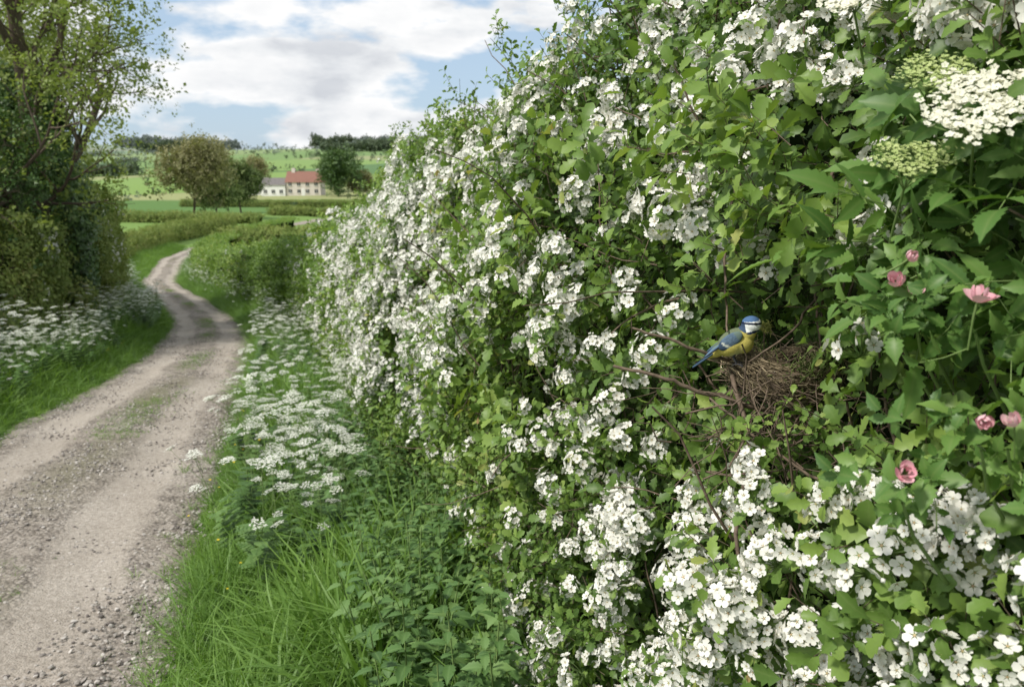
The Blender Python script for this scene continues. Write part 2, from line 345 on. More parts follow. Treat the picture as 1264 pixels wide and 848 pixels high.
# ------------------------------------------------------------ hedges
class Path:
    def __init__(s,pts,side=1):
        p=np.array(pts,float); d=np.r_[0,np.cumsum(np.linalg.norm(np.diff(p[:,:2],axis=0),axis=1))]
        S=np.linspace(0,d[-1],int(d[-1]/.1)+2); Q=np.stack([np.interp(S,d,p[:,k]) for k in range(3)],1)
        k=np.ones(11)/11; Q=np.stack([np.convolve(np.pad(Q[:,j],5,'edge'),k,'valid') for j in range(3)],1)
        tg=norm(np.gradient(Q[:,:2],axis=0)); s.S=S;s.Q=Q;s.N=np.stack([-tg[:,1],tg[:,0]],1)*side;s.len=d[-1]
    def at(s,u):
        return np.stack([np.interp(u,s.S,s.Q[:,k]) for k in range(3)],1),np.stack([np.interp(u,s.S,s.N[:,k]) for k in range(2)],1)
    def sFromY(s,y): return np.interp(y,s.Q[:,1],s.S)
def hsurf(P,u,h,depth,amp=.12,ls=2.6,width=1.2,seed=1,lowamp=0):
    c,n=P.at(u); base=gz(c[:,0],c[:,1]); H=c[:,2]*(1+.10*(n3(u,0*u,0*u,1.2,seed+9)-.5)*2)
    z=base+h*H
    lump=amp*2*(n3(c[:,0],c[:,1],z,ls,seed)-.5)+amp*(n3(c[:,0],c[:,1],z,ls*2.7,seed+1)-.5)
    if lowamp: lump=lump+lowamp*(n3(c[:,0],c[:,1],z,1.1,seed+5)-.5)*2*np.clip((c[:,1]-1.8)/1.2,0,1)
    back=.30*np.clip(h,0,1)**5+.12*np.clip(.25-h,0,1)*2
    off=lump-back-depth
    pos=np.stack([c[:,0]+n[:,0]*off,c[:,1]+n[:,1]*off,z],1)
    nn=np.stack([n[:,0],n[:,1],0*u],1)
    return pos,nn,H
def hcore(bl,P,u0,u1,depth,width,top=.86,m=0,step=.25,colr=(.014,.021,.008)):  # added inner shell, coloured near-black as the hedge's shaded interior
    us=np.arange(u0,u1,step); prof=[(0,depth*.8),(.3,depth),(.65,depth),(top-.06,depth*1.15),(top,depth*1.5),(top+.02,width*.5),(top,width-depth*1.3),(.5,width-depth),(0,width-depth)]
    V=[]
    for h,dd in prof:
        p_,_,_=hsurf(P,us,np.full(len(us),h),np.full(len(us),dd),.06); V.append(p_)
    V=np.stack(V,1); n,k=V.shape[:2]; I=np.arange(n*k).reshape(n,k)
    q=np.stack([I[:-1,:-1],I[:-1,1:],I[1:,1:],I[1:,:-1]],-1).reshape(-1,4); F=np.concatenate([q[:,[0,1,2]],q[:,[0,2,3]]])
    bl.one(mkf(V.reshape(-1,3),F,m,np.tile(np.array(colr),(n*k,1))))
def hscatter(bl,P,tmpls,u0,u1,N,smin,smax,depthmax=.3,topfrac=.2,width=1.2,thr=.0,amp=.12,outw=.7,hole=None,seed=1,tone=0,hmin=0.,ls=2.6,lowamp=0,gap=4.2):
    u=rng.uniform(u0,u1,N); top=rng.random(N)<topfrac
    h=np.where(top,1.0,rng.uniform(hmin,1.02,N)); dep=np.where(top,rng.uniform(.1,width,N),depthmax*rng.random(N)**1.5-.04)
    pos,nn,H=hsurf(P,u,h,dep,amp,ls,width,seed,lowamp)
    pos[:,2]+=np.where(top,-.05*H*np.abs(dep/width-.45)+.22*(n3(pos[:,0],pos[:,1],pos[:,2],2.3,77)-.4)+rng.normal(0,.03,N),0)
    if thr>0:
        g=n3(pos[:,0],pos[:,1],pos[:,2],gap,seed+40); keep=(g>thr)|(dep>.16)|top
    else: keep=np.ones(N,bool)
    if hole is not None: keep&=outside(pos)
    keep&=pos[:,2]>gz(pos[:,0],pos[:,1])+.02
    pos=pos[keep];nn=nn[keep];top=top[keep];dep=dep[keep];N=len(pos)
    d=nn*np.where(top,.25,outw)[:,None]+np.array([0,0,.55])+rng.normal(0,.5,(N,3))
    R=frames(d,rng.uniform(0,6.28,N)); S=rng.uniform(smin,smax,N)
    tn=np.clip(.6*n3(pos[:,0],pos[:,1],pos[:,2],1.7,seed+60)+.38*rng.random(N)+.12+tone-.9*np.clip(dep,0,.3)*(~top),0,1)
    k=rng.integers(0,len(tmpls),N)
    for i,t in enumerate(tmpls):
        mk=k==i; bl.add(t,R[mk],S[mk],pos[mk],tn[mk],.6)
    return pos

PR=Path([(1.7,-3,2.5),(1.1,-1,2.55),(.5,1,2.5),(.2,2,2.48),(-.1,3,2.5),(-.5,4.3,2.5),(-1.3,7,2.4),(-2.9,12,2.2),(-4.2,16,1.95),(-6.0,20,1.75),(-9.2,25.5,1.4),(-12.5,31.5,1.1),(-17,43,1.05),(-20.6,60,1.1),(-22.4,80,1.1)])
uY=lambda y:float(PR.sFromY(y))
if PR.at(np.array([1.]))[1][0,0]>0: PR.N*=-1
hole=[(.36,1.22,1.44,.19,.095),(.47,1.33,1.40,.18,.11),(.22,1.02,1.48,.12,.055),(.46,1.14,1.37,.11,.10),(.40,1.05,1.40,.09,.065)]
def outside(pos):
    k=np.ones(len(pos),bool)
    for (cx,cy,cz,ra,rb) in hole: k&=((pos[:,0]-cx)**2+(pos[:,1]-cy)**2)/ra**2+((pos[:,2]-cz)/rb)**2>1
    return k
A1=[sprig(i,9,.10,.028,HAW) for i in range(5)]+[sprig(20+i,7,.08,.035,HAW) for i in range(2)]
A2=[sprig(30+i,8,.12,.037,HAW2) for i in range(4)]
A3=[sprig(40+i,8,.16,.058,QUAD,False) for i in range(4)]
A4=[sprig(50+i,7,.09,.048,HAW) for i in range(4)]
LA=.13
bl=Bld()
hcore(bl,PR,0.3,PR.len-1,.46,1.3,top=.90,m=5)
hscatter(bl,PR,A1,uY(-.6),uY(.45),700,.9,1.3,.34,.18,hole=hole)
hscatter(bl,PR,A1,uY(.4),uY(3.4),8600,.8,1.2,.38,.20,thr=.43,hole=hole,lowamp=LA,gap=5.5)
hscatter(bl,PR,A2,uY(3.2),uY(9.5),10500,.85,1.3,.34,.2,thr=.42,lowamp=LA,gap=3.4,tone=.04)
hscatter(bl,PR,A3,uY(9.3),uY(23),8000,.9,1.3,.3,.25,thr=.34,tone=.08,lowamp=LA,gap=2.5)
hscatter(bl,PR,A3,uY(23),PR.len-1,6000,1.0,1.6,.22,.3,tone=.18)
def spray(tm,cy,cz,sy,sz,N,s0,s1,out=.06):
    y=rng.normal(cy,sy,N); z=rng.normal(cz,sz,N); x=.8-.3*y-out+rng.uniform(-.05,.08,N); T=np.stack([x,y,z],1); T=T[outside(T)]; N=len(T)
    R=frames(np.array([-.55,-.3,.5])+rng.normal(0,.4,(N,3)),rng.uniform(0,6,N)); k=rng.integers(0,len(tm),N); S=rng.uniform(s0,s1,N); tn=rng.uniform(.45,1,N)
    for i,t_ in enumerate(tm): mk=k==i; bl.add(t_,R[mk],S[mk],T[mk],tn[mk],.65)
spray(A4,1.33,1.79,.10,.05,26,.65,.9); spray(A4,1.2,1.68,.08,.05,12,.65,.9); spray(A4,2.55,.95,.12,.09,24,.9,1.3); spray(A4,1.9,1.85,.2,.1,10,.7,1.0); spray(A4,2.5,1.62,.2,.1,14,.8,1.1); spray(A4,.85,1.05,.08,.06,10,.6,.85)
N=190; u=rng.uniform(uY(.6),uY(9),N); pos,nn,H=hsurf(PR,u,np.full(N,1.0),rng.uniform(-.05,.5,N))
for i in range(N):
    l=rng.uniform(.10,.36); dv=norm(nn[i]*.35+np.array([0,0,1])+rng.normal(0,.4,3)); pts=[pos[i]+dv*l*t_+np.array([0,0,-.05*t_*t_]) for t_ in (-.5,0,.4,.8,1)]
    bl.one(tube(pts,.003,.001,3,1))
    m=max(2,int(l/.03)); T=np.array([pos[i]+dv*l*(j+1)/m for j in range(m)]); dd=dv*.8+rng.normal(0,.6,(m,3))
    bl.add(A1[i%5] if pos[i,1]<4 else A2[i%4],frames(dd,rng.uniform(0,6,m)),rng.uniform(.6,.95,m),T,rng.uniform(.45,1,m),.6)
# blossom
C1=[corymb(i,13,.036,.0125) for i in range(5)]+[corymb(9,8,.026,.0120),corymb(10,19,.046,.0128),corymb(11,6,.022,.012)]
C2=[corymb(20+i,11,.044,.0155,False) for i in range(4)]+[corymb(25,6,.03,.015,False)]
C3=[corymb(30+i,7,.055,.028,False,False) for i in range(4)]
blobs=[(2.1,1.93,.35,.22,2.3),(2.7,1.80,.35,.28,2.2),(1.07,1.98,.22,.06,1.8),(1.45,2.0,.24,.10,1.9),(2.43,1.40,.32,.19,1.9),(1.92,1.43,.15,.12,1.5),(1.75,1.70,.22,.10,1.1),(1.5,1.62,.1,.06,.6),
 (1.13,1.66,.04,.07,2.2),(1.92,1.0,.26,.17,1.6),(1.72,.85,.22,.15,1.8),(1.457,1.09,.16,.09,1.8),(1.27,1.04,.14,.09,2.1),(1.14,1.27,.07,.04,1.2),(1.0,1.26,.10,.06,1.7),(.89,1.35,.06,.06,1.4),(.87,1.2,.10,.08,1.7),(1.0,1.15,.10,.06,1.5),(2.12,.45,.27,.16,1.3),(2.6,.25,.3,.14,1.0),(1.2,.92,.14,.07,1.6),(1.4,.78,.14,.09,1.0),(3.1,1.75,.35,.28,1.7),(3.1,1.25,.4,.25,1.6),(1.67,1.16,.1,.06,.9),(1.11,1.35,.05,.03,.8),(.75,1.0,.1,.1,1.4),(1.05,1.78,.07,.05,.7)]
def fprob(y,z):
    p=np.full(len(y),.08)
    for a,b_,sa,sb,w in blobs: p+=w*np.exp(-((y-a)/sa)**2-((z-b_)/sb)**2)
    return p
def blossom(tm,y0,y1,N,smin,smax,pw,extra=None,dmin=-.10,dmax=0.,near=False,lowamp=LA):
    if near: yv=(rng.uniform(y1**-.5,y0**-.5,N))**-2.; u=PR.sFromY(yv)
    else: u=rng.uniform(uY(y0),uY(y1),N)
    h=rng.uniform(0,1.04,N); dep=rng.uniform(dmin,dmax,N)
    pos,nn,H=hsurf(PR,u,h,dep,lowamp=lowamp)
    cl=n3(pos[:,0],pos[:,1],pos[:,2],7.5 if near else 1.8,91)
    pr=(fprob(pos[:,1],pos[:,2]) if extra is None else extra(pos[:,1],h))*np.clip((cl-.27)*3.,0,1)
    keep=(rng.random(N)<pr*pw)&outside(pos)
    pos=pos[keep];nn=nn[keep];N=len(pos)
    R=frames(nn*.8+np.array([0,-.25,.6])+rng.normal(0,.35,(N,3)),rng.uniform(0,6.28,N)); S=rng.uniform(smin,smax,N); k=rng.integers(0,len(tm),N); rn=rng.random(N)
    for i,t in enumerate(tm): mk=k==i; bl.add(t,R[mk],S[mk],pos[mk],rn[mk],.5)
    return N
n1=blossom(C1,.55,3.3,7000,.7,1.1,.42,near=True)
n2=blossom(C2,3.1,9.5,13000,.75,1.1,.62,lambda y,h:np.clip(.06+1.2*np.exp(-((h-.72)/.28)**2)+.4*np.clip((y-4.5)/3,0,1),0,1.1))
n3_=blossom(C3,9.3,18,4500,.7,1.1,.5,lambda y,h:.35+.6*np.clip((14-y)/5,0,1))
blossom(C3,18,60,1500,.6,.9,.1,lambda y,h:.5+0*y,lowamp=0)
for i in range(560):
    y=rng.uniform(.5,5) if i<480 else rng.uniform(5,9); u=uY(y); h=rng.uniform(.05,1.0)
    p_,n_,_=hsurf(PR,np.array([u]),np.array([h]),np.array([rng.uniform(-.02,.30)]),lowamp=LA); p0=p_[0]; l=rng.uniform(.12,.55)
    tgt=np.array([.3,-.95,0])*rng.choice([-1,1])*rng.uniform(0,.9)+n_[0]*rng.uniform(-.1,.45)+np.array([0,0,rng.uniform(-.2,1)]); dv=norm(tgt)
    pts=[p0]; 
    for k in range(6): dv=norm(dv+rng.normal(0,.13,3)); pts.append(pts[-1]+dv*l/6)
    r=rng.uniform(.0012,.0038); bl.one(tube(pts,r,r*.45,5,1,rng.random()))
def bough(pts,r0,r1):
    pts=np.array(pts,float); m=len(pts); tt=np.linspace(0,m-1,m*4); q=np.stack([np.interp(tt,range(m),pts[:,k]) for k in range(3)],1); q2=q.copy(); q2[1:-1]=.25*q[:-2]+.5*q[1:-1]+.25*q[2:]; q2[1:-1]+=rng.normal(0,.0012,(len(q)-2,3))
    bl.one(tube(q2,r0,r1,6,1)); return q2
bough([(.17,1.30,1.435),(.24,1.29,1.422),(.30,1.29,1.40),(.40,1.30,1.365),(.52,1.34,1.33)],.0028,.0048)
bough([(.20,1.30,1.50),(.26,1.285,1.485),(.33,1.29,1.455),(.47,1.38,1.40)],.002,.0038)
bough([(.37,1.30,1.42),(.385,1.22,1.32),(.345,1.15,1.20),(.38,1.1,1.06)],.0042,.003)
bough([(.55,1.28,1.22),(.50,1.27,1.31),(.46,1.25,1.37),(.40,1.24,1.44)],.0035,.002)
bough([(.62,1.28,1.28),(.55,1.2,1.34),(.50,1.1,1.37),(.45,1.03,1.45)],.0035,.0018)
bough([(.60,1.50,1.80),(.53,1.38,1.66),(.50,1.3,1.55),(.50,1.25,1.46)],.0035,.002)
bough([(.44,1.60,1.74),(.38,1.42,1.62),(.36,1.33,1.54),(.35,1.27,1.50)],.003,.0015)
bough([(.33,1.28,1.385),(.40,1.2,1.33),(.47,1.15,1.29),(.57,1.12,1.27)],.002,.003)
bough([(.52,1.32,1.56),(.44,1.24,1.50),(.36,1.18,1.47)],.0025,.0012)
for i in range(95):
    c=np.array([.45,1.26,1.33])+rng.normal(0,1,3)*np.array([.09,.05,.045]); dv=norm(rng.normal(0,1,3)*np.array([1,.7,.8])); l=rng.uniform(.06,.24)
    pts=[c+dv*l*(t_-.5)+rng.normal(0,.005,3) for t_ in np.linspace(0,1,6)]; bl.one(tube(pts,rng.uniform(.0008,.0019),.0006,4,1,rng.random()))
for p_ in ((.53,1.22,1.40),(.55,1.27,1.44),(.50,1.20,1.33),(.52,1.27,1.50),(.42,1.22,1.34),(.545,1.3,1.37),(.47,1.2,1.36),(.38,1.2,1.335),(.52,1.24,1.35),(.46,1.18,1.31)):
    T=np.array(p_)+rng.normal(0,.013,(3,3)); bl.add(A1[rng.integers(5)],frames(np.array([-.5,-.4,.6])+rng.normal(0,.5,(3,3)),rng.uniform(0,6,3)),rng.uniform(.45,.7,3),T,rng.uniform(.4,1,3),.6)
bl.make('hawthorn_hedge',[M_haw,M_twig,M_petal,M_stamen,M_stem,M_core])

# ------------------------------------------------------------ elder + rose
bl=Bld(); ELD=serr(7,.20)
def pinnate(seed,L=.12,ll=.062,n=2):
    r=np.random.default_rng(seed); parts=[tube([(0,0,0),(0,L*.5,.01),(0,L,-.01)],.0013,.0008,4,1)]
    for k in range(n):
        y=L*(.4+.33*k)
        for s in (-1,1): parts.append(place_leaf(leaf(ELD,.25,.25),(0,y,0),(s*.85,.55,r.normal(0,.1)),(s*.1,0,1),ll*r.uniform(.85,1.1),r.random()))
    parts.append(place_leaf(leaf(ELD,.25,.25),(0,L,-.01),(0,1,-.1),(0,0,1),ll*1.2,r.random())); return join(parts)
PN=[pinnate(i) for i in range(4)]
N=54; y=rng.uniform(.82,1.05,N); z=rng.uniform(1.60,1.80,N); x=.8-.3*y+rng.uniform(-.04,.14,N); T=np.stack([x,y,z],1)
yax=norm(np.array([-.6,-.25,.15])+rng.normal(0,.6,(N,3))); zax=np.array([-.35,-.55,.7])+rng.normal(0,.3,(N,3)); zax=norm(zax-yax*np.sum(zax*yax,1,keepdims=True)); R=np.stack([np.cross(yax,zax),yax,zax],2)
for i in range(4): mk=np.arange(N)%4==i; bl.add(PN[i],R[mk],rng.uniform(.6,.95,mk.sum()),T[mk],rng.random(mk.sum()),.5)
def umbel(seed,r,n,fs,m,tone):
    q=np.random.default_rng(seed); parts=[]; fl=petal(False)
    hub=np.array([0,0,-r*.9])
    for k in range(9):
        a=k*2.4; rr=r*math.sqrt((k+.5)/9)*.8; hh=np.array([rr*math.cos(a),rr*math.sin(a),-.012]); parts.append(tube([hub,hub*.4+hh*.5,hh],.0009,.0006,3,4))
        for j in range(n//9):
            off=q.normal(0,1,3)*np.array([.3,.3,.05])*r*.62; pos=hh+np.array([off[0],off[1],.010+off[2]]); parts.append(tube([hh,pos],.0004,.0003,3,4))
            f_=xf(fl,frames(norm(np.array([[0,0,1.]])+q.normal(0,.3,(1,3))),np.array([q.uniform(0,6)]))[0],fs*q.uniform(.7,1.2),pos,q.random()); f_=dict(f_); f_['m']=np.full(len(f_['f']),m); parts.append(f_)
    parts.append(tube([hub,hub+np.array([.01,.02,-.09])],.0014,.0018,5,4)); return join(parts)
for seed,pos,r,m,nrm in ((1,(.470,.835,1.825),.064,2,(-.3,-.55,.75)),(2,(.455,.90,1.862),.046,3,(-.2,-.5,.9)),(3,(.425,.87,1.77),.046,3,(-.1,-.45,.9)),(4,(.40,1.0,1.965),.04,2,(-.3,-.5,.6))):
    U=umbel(seed,r,400 if m==2 else 420,.0044 if m==2 else .0024,m,0); bl.add(U,frames(np.array([nrm],float),np.array([.3])),np.array([1.]),np.array([pos]),np.array([.5]),.3)
M_cream=leafmat('elder_blossom',[(0,(.76,.74,.58)),(1,(.86,.84,.72))],trans=.2,ribamt=0,rough=.7)
M_gbud=leafmat('elder_bud',[(0,(.34,.45,.12)),(1,(.56,.62,.26))],trans=.2,ribamt=0,rough=.7)
bl.make('elder_shrub',[M_elder,M_stem,M_cream,M_gbud,M_stem])
bl=Bld()
def bud(seed,r,openness):
    q=np.random.default_rng(seed); parts=[]
    for k in range(8):
        outer=k<4; a=k*2.4+q.normal(0,.2); v=[];f=[]; w=1.0-.075*k; nu,nv=6,7; op=openness*(1.0 if outer else .25)
        wid=q.uniform(1.5,2.1)
        for i in range(nu):
            for j in range(nv):
                tt=j/(nv-1); th=a+(i/(nu-1)-.5)*wid*math.sin(math.pi*min(1,.25+tt*.62))
                ph=.15+tt*(2.25-.9*op); rad=w*math.sin(min(ph,2.3))*(1+.05*math.sin(5*th+k)); zz=-math.cos(ph)*1.05
                rad+=op*tt*tt*.9; zz-=op*tt*tt*.35
                v.append((rad*math.cos(th),rad*math.sin(th),zz+q.normal(0,.02)))
        for i in range(nu-1):
            for j in range(nv-1):
                o=i*nv+j; f+=[(o,o+nv,o+nv+1),(o,o+nv+1,o+1)]
        parts.append(xf(mkf(v,f,2,[(q.random(),0,0)]*len(v)),None,r))
    for k in range(5):
        a=k*1.2566; parts.append(place_leaf(leaf([(.1,0),(.16,.4),(0,1.1)],.3,-.3,0),(0,0,-r*1.1),(math.cos(a)*.8,math.sin(a)*.8,.6),(math.cos(a)*-.5,math.sin(a)*-.5,1),r*1.3,.4))
    parts.append(tube([(0,0,-r),(0,.004,-r*2.5),(.003,.012,-r*6)],.0014,.0011,4,1)); return join(parts)
rp=[(.404,.835,1.642,.0085,.3),(.452,.762,1.639,.0102,.75),(.425,.845,1.665,.0065,.15),(.455,.695,1.532,.0072,.35),(.434,.70,1.528,.0070,.25),(.374,.715,1.474,.0080,.55),(.424,.83,1.632,.006,.6)]
for i,(x,y,z,r,op) in enumerate(rp):
    bl.add(bud(i,r,op),frames(np.array([[-.25,-.55,.6]])+rng.normal(0,.3,(1,3)),np.array([i*1.])),np.array([1.]),np.array([[x,y,z]]),np.array([rng.random()]),.5)
RS=[sprig(60+i,6,.07,.034,serr(5,.34)) for i in range(3)]
for (x,y,z,r,op) in rp:
    N=8; T=np.array([x+.035,y+.055,z-.042])+rng.normal(0,.024,(N,3)); bl.add(RS[int(x*999)%3],frames(np.array([-.4,-.4,.6])+rng.normal(0,.5,(N,3)),rng.uniform(0,6,N)),rng.uniform(.5,.8,N),T,rng.random(N),.5)
    bl.one(tube([(x,y,z-r*4),(x+.03,y+.03,z-.08),(x+.10,y+.08,z-.16),(x+.22,y+.14,z-.3)],.0014,.003,5,1))
bl.make('dog_rose',[M_elder,M_stem,M_pink])

# ------------------------------------------------------------ nest
bl=Bld(); NC=np.array([.462,1.325,1.424])
M_straw=leafmat('nest_straw',[(0,(.08,.06,.034)),(.5,(.27,.21,.13)),(1,(.56,.46,.30))],trans=0,rough=.85,ribamt=0)
M_moss=leafmat('nest_moss',[(0,(.08,.12,.025)),(1,(.24,.30,.08))],trans=.1,rough=.9,ribamt=0)
for i in range(1250):
    ph=rng.uniform(-1.7,1.5); R0=.051; rt=.021; a0=rng.uniform(0,6.28); sp=rng.uniform(.5,1.7); tilt=rng.normal(0,.8)
    pts=[]
    jr=rng.normal(0,.008); jz=rng.normal(0,.004)
    for t_ in np.linspace(-.5,.5,7):
        a=a0+sp*t_; p2=ph+tilt*t_*2; rr=R0+rt*math.cos(p2)+jr; zz=rt*1.0*math.sin(p2)-(0 if ph>0 else .008)+jz
        pts.append(NC+np.array([rr*math.cos(a)*1.15,rr*math.sin(a),zz+.010*math.sin(a*2+1)])+rng.normal(0,.0026,3))
    if i%5==0: pts[-1]=pts[-1]+rng.normal(0,.022,3); pts[-2]=pts[-2]+rng.normal(0,.008,3)
    bl.one(tube(pts,rng.uniform(.0004,.0012),.0003,3,0,rng.random()**1.2))
for i in range(260):
    a=rng.uniform(0,6.28); r=.048*math.sqrt(rng.random()); c=NC+np.array([r*math.cos(a),r*math.sin(a),-.032+rng.normal(0,.006)]); dv=norm(rng.normal(0,1,3)*np.array([1,1,.25]))*.03
    bl.one(tube([c-dv,c+rng.normal(0,.004,3),c+dv],.0009,.0005,3,0,rng.random()))
for i in range(650):
    a=rng.choice([0.2,2.2,-1.2,-.4])+rng.normal(0,.35); c=NC+np.array([.072*math.cos(a),.065*math.sin(a),.010])+rng.normal(0,.011,3); dv=rng.normal(0,.006,3)+np.array([0,0,.003])
    bl.one(tube([c,c+dv,c+dv*1.8+rng.normal(0,.003,3)],.0012,.0005,3,1,rng.random()))
for i in range(120):
    a=rng.uniform(0,6.28); c=NC+np.array([.068*math.cos(a),.062*math.sin(a),rng.uniform(-.04,.010)]); dv=norm(np.array([-math.sin(a),math.cos(a),rng.normal(0,.6)])+rng.normal(0,.5,3))*rng.uniform(.03,.09)
    bl.one(tube([c-dv,c-dv*.3+rng.normal(0,.005,3),c+dv*.4+rng.normal(0,.005,3),c+dv],.0012,.0006,4,2,rng.random()))
bl.make('bird_nest',[M_straw,M_moss,M_twig])

# ------------------------------------------------------------ blue tit
PX=.00128; bird=bpy.data.objects.new('blue_tit',None); sc.collection.objects.link(bird)
fw=norm(np.array([.955,-.30,0.])); lf_=np.cross([0,0,1.],fw); BR=np.stack([fw,lf_,[0,0,1.]],1); BO=np.array([.362,1.285,1.482])
def w2(p): return (np.asarray(p)*PX)@BR.T+BO
def ell(c,ax,pitch,sub=3,yaw=0):
    import bmesh
    bm=bmesh.new(); bmesh.ops.create_icosphere(bm,subdivisions=sub,radius=1); v=np.array([x.co[:] for x in bm.verts])*np.array(ax); f=[[x.index for x in fa.verts] for fa in bm.faces]; bm.free()
    cp,sp=math.cos(math.radians(pitch)),math.sin(math.radians(pitch)); cy,sy=math.cos(math.radians(yaw)),math.sin(math.radians(yaw))
    Rz=np.array([[cy,-sy,0],[sy,cy,0],[0,0,1]]); Ry=np.array([[cp,0,-sp],[0,1,0],[sp,0,cp]])
    return mkf(v@(Ry@Rz).T+np.array(c),f)
J=join([ell((3,0,-2),(24,16,16.5),38),ell((13,0,-1),(14.5,14.5,15.5),30),ell((18,0,11),(12,12,12),60),ell((23,0,22),(12.8,11.6,11.4),0),ell((-14,0,-13),(15,8.5,8),38),ell((-20,0,-17),(14,5,5),40),ell((31,0,20.5),(5,5.5,5),-5,2)])
me=bpy.data.meshes.new('tmp'); me.from_pydata([tuple(x) for x in J['v']],[],[tuple(x) for x in J['f']]); ob=bpy.data.objects.new('tmp',me); sc.collection.objects.link(ob)
m=ob.modifiers.new('r','REMESH'); m.mode='VOXEL'; m.voxel_size=.6
m=ob.modifiers.new('s','SMOOTH'); m.iterations=24; m.factor=.6
dg=bpy.context.evaluated_depsgraph_get(); em=bpy.data.meshes.new_from_object(ob.evaluated_get(dg)); bpy.data.objects.remove(ob)
V=np.array([v.co[:] for v in em.vertices]); em.calc_loop_triangles(); F=np.array([t_.vertices[:] for t_ in em.loop_triangles])
x,y,z=V.T; ay=np.abs(y); nz_=n3(x,y,z,.35,3)-.5; nf=n3(x,y*1.5,z,1.1,4)-.5
yel=np.array([.52,.45,.12]);yel2=np.array([.56,.53,.33]);bck=np.array([.15,.18,.11]);blue=np.array([.08,.15,.29]);wh=np.array([.80,.82,.80]);blk=np.array([.012,.018,.04])
col=np.tile(yel,(len(V),1))*(1+.35*nf[:,None]) 
ax_=(z+2)-(x-3)*math.tan(math.radians(38)); back=ax_*math.cos(math.radians(38))
w=np.clip((back-5+nz_*3+nf*2)/3,0,1)[:,None]; col=col*(1-w)+bck*w
w=(np.clip((-back-8+nz_*3+nf*2)/6,0,1)*np.clip((16-x)/8,0,1))[:,None]; col=col*(1-w)+yel2*w
hx=x-23; hz_=z-22; head=np.sqrt(hx**2+hz_**2+y**2*.9)<16; e=nf*.8
hd=head&(hz_>-8.5+e)&(hx>-11.5)
col[hd]=wh
col[head&(hx+e<-7.5-.25*hz_)&(hz_>-9)]=(.05,.08,.14)
cap=head&(hz_+e-.12*hx>5.0)&(hx<9.0); col[cap]=blue
col[head&(np.abs(hz_+e-2.6)<1.3)&(hx<14)]=blk
col[head&(np.abs(hz_+e+9.2-.25*(hx))<1.7)&(hx>-12)]=blk*1.8
col[head&(hx>8)&(hz_<-4.0)&(hz_>-12)&(ay<5)]=blk
M_feath=vcol('feathers',.9,.3,1400,.08); M_dark=simple('beak_horn',(.03,.03,.035),(.06,.06,.07),900,.45); M_eye=simple('eye_gloss',(.004,.004,.004),None,10,.12,0,.6)
def part(name,t,colr,mat):
    b_=Bld(); b_.V=[w2(t['v'])];b_.F=[t['f']];b_.M=[np.zeros(len(t['f']),int)];c=np.ones((len(t['v']),4));c[:,:3]=colr;b_.C=[c];o=b_.make(name,[mat]);o.parent=bird;return o
part('body',mkf(V,F),col,M_feath)
for s,nm in ((-1,'right'),(1,'left')):
    c=ell((-1,s*13.0,1.5),(18,4.0,8.6),40,4,s*6); xx,zz=c['v'][:,0]+1,c['v'][:,2]-1.5; al=xx*math.cos(.7)+zz*math.sin(.7); pp=-xx*math.sin(.7)+zz*math.cos(.7)
    nn_=n3(al*.6,pp*2.2,0*al,1,5)-.5
    cc=np.array([.10,.15,.21])[None]*(1+nn_[:,None]*.7); bar=np.abs(al+8.0+pp*.5)<1.3; cc[bar]=(.62,.64,.56); cc[(al<-10.0)]=(.05,.08,.13); cc[(al>10)]=(.13,.18,.16)
    part(nm+'_wing_coverts',c,cc,M_feath)
    FV=[];FC=[]
    for k in range(8):
        L=24-k*1.2; f_=ell((-L*.62-4+k*.5,s*(11.8-.35*k),-11.5+k*1.0+1.2),(L*.82,1.2,2.0),41-k*2.2,2,-s*6); FV.append(f_)
        q=f_['v']; mid=np.median(q[:,2]-q[:,0]*.84); up=(q[:,2]-q[:,0]*.84)>mid+.5; cc=np.tile(np.array([.05,.065,.09]),(len(q),1)); cc[up]=(.12,.19,.29) if k<5 else (.15,.21,.19); FC.append(cc)
    part(nm+'_wing_primaries',join(FV),np.concatenate(FC),M_feath)
FV=[];FC=[]
for k in range(7):
    f_=ell((-34,(k-3)*1.5,-27-abs(k-3)*.25),(19,1.6,1.2),40,2,(k-3)*1.6); FV.append(f_); cc=np.tile(np.array([.10,.16,.24]) if k%2 else np.array([.06,.10,.16]),(len(f_['v']),1)); FC.append(cc)
part('tail',join(FV),np.concatenate(FC),M_feath)
bk=[]
for zo,rr in ((.5,2.1),(-.7,1.8)): bk.append(tube([(33.5,0,20.3+zo),(37,0,19.8+zo*.8),(39.5,0,19.2+zo*.5),(41.5,0,18.8)],rr,.25,8,0))
part('beak',join(bk),(.03,.03,.03),M_dark)
for s,nm in ((-1,'right_eye'),(1,'left_eye')): part(nm,ell((28.0,s*9.9,24.8),(1.9,1.5,1.9),0,2),(0,0,0),M_eye)
for s,nm in ((-1,'right_leg'),(1,'left_leg')):
    L_=[tube([(6,s*6,-14),(3,s*6.5,-21)],3.0,1.2,6,0),tube([(3,s*6.5,-21),(8,s*7,-29)],1.1,.9,5,0)]
    for a in (-.5,0,.5): L_.append(tube([(8,s*7,-29),(12,s*7+math.sin(a)*4,-29.3),(16,s*7+math.sin(a)*8,-31.5)],.8,.4,4,0))
    L_.append(tube([(8,s*7,-29),(4,s*7,-30.5),(2,s*7,-33)],.8,.4,4,0)); part(nm,join(L_),(.05,.06,.09),M_dark)
ms=[]
for i in range(90):
    c=np.array([41.0,0,18.8])+rng.normal(0,1,3)*np.array([2.8,4,2.6]); dv=rng.normal(0,1,3)*np.array([4,5,4]); ms.append(tube([c-dv*.6,c+rng.normal(0,.8,3),c+dv],.42,.2,3,0,rng.random()))
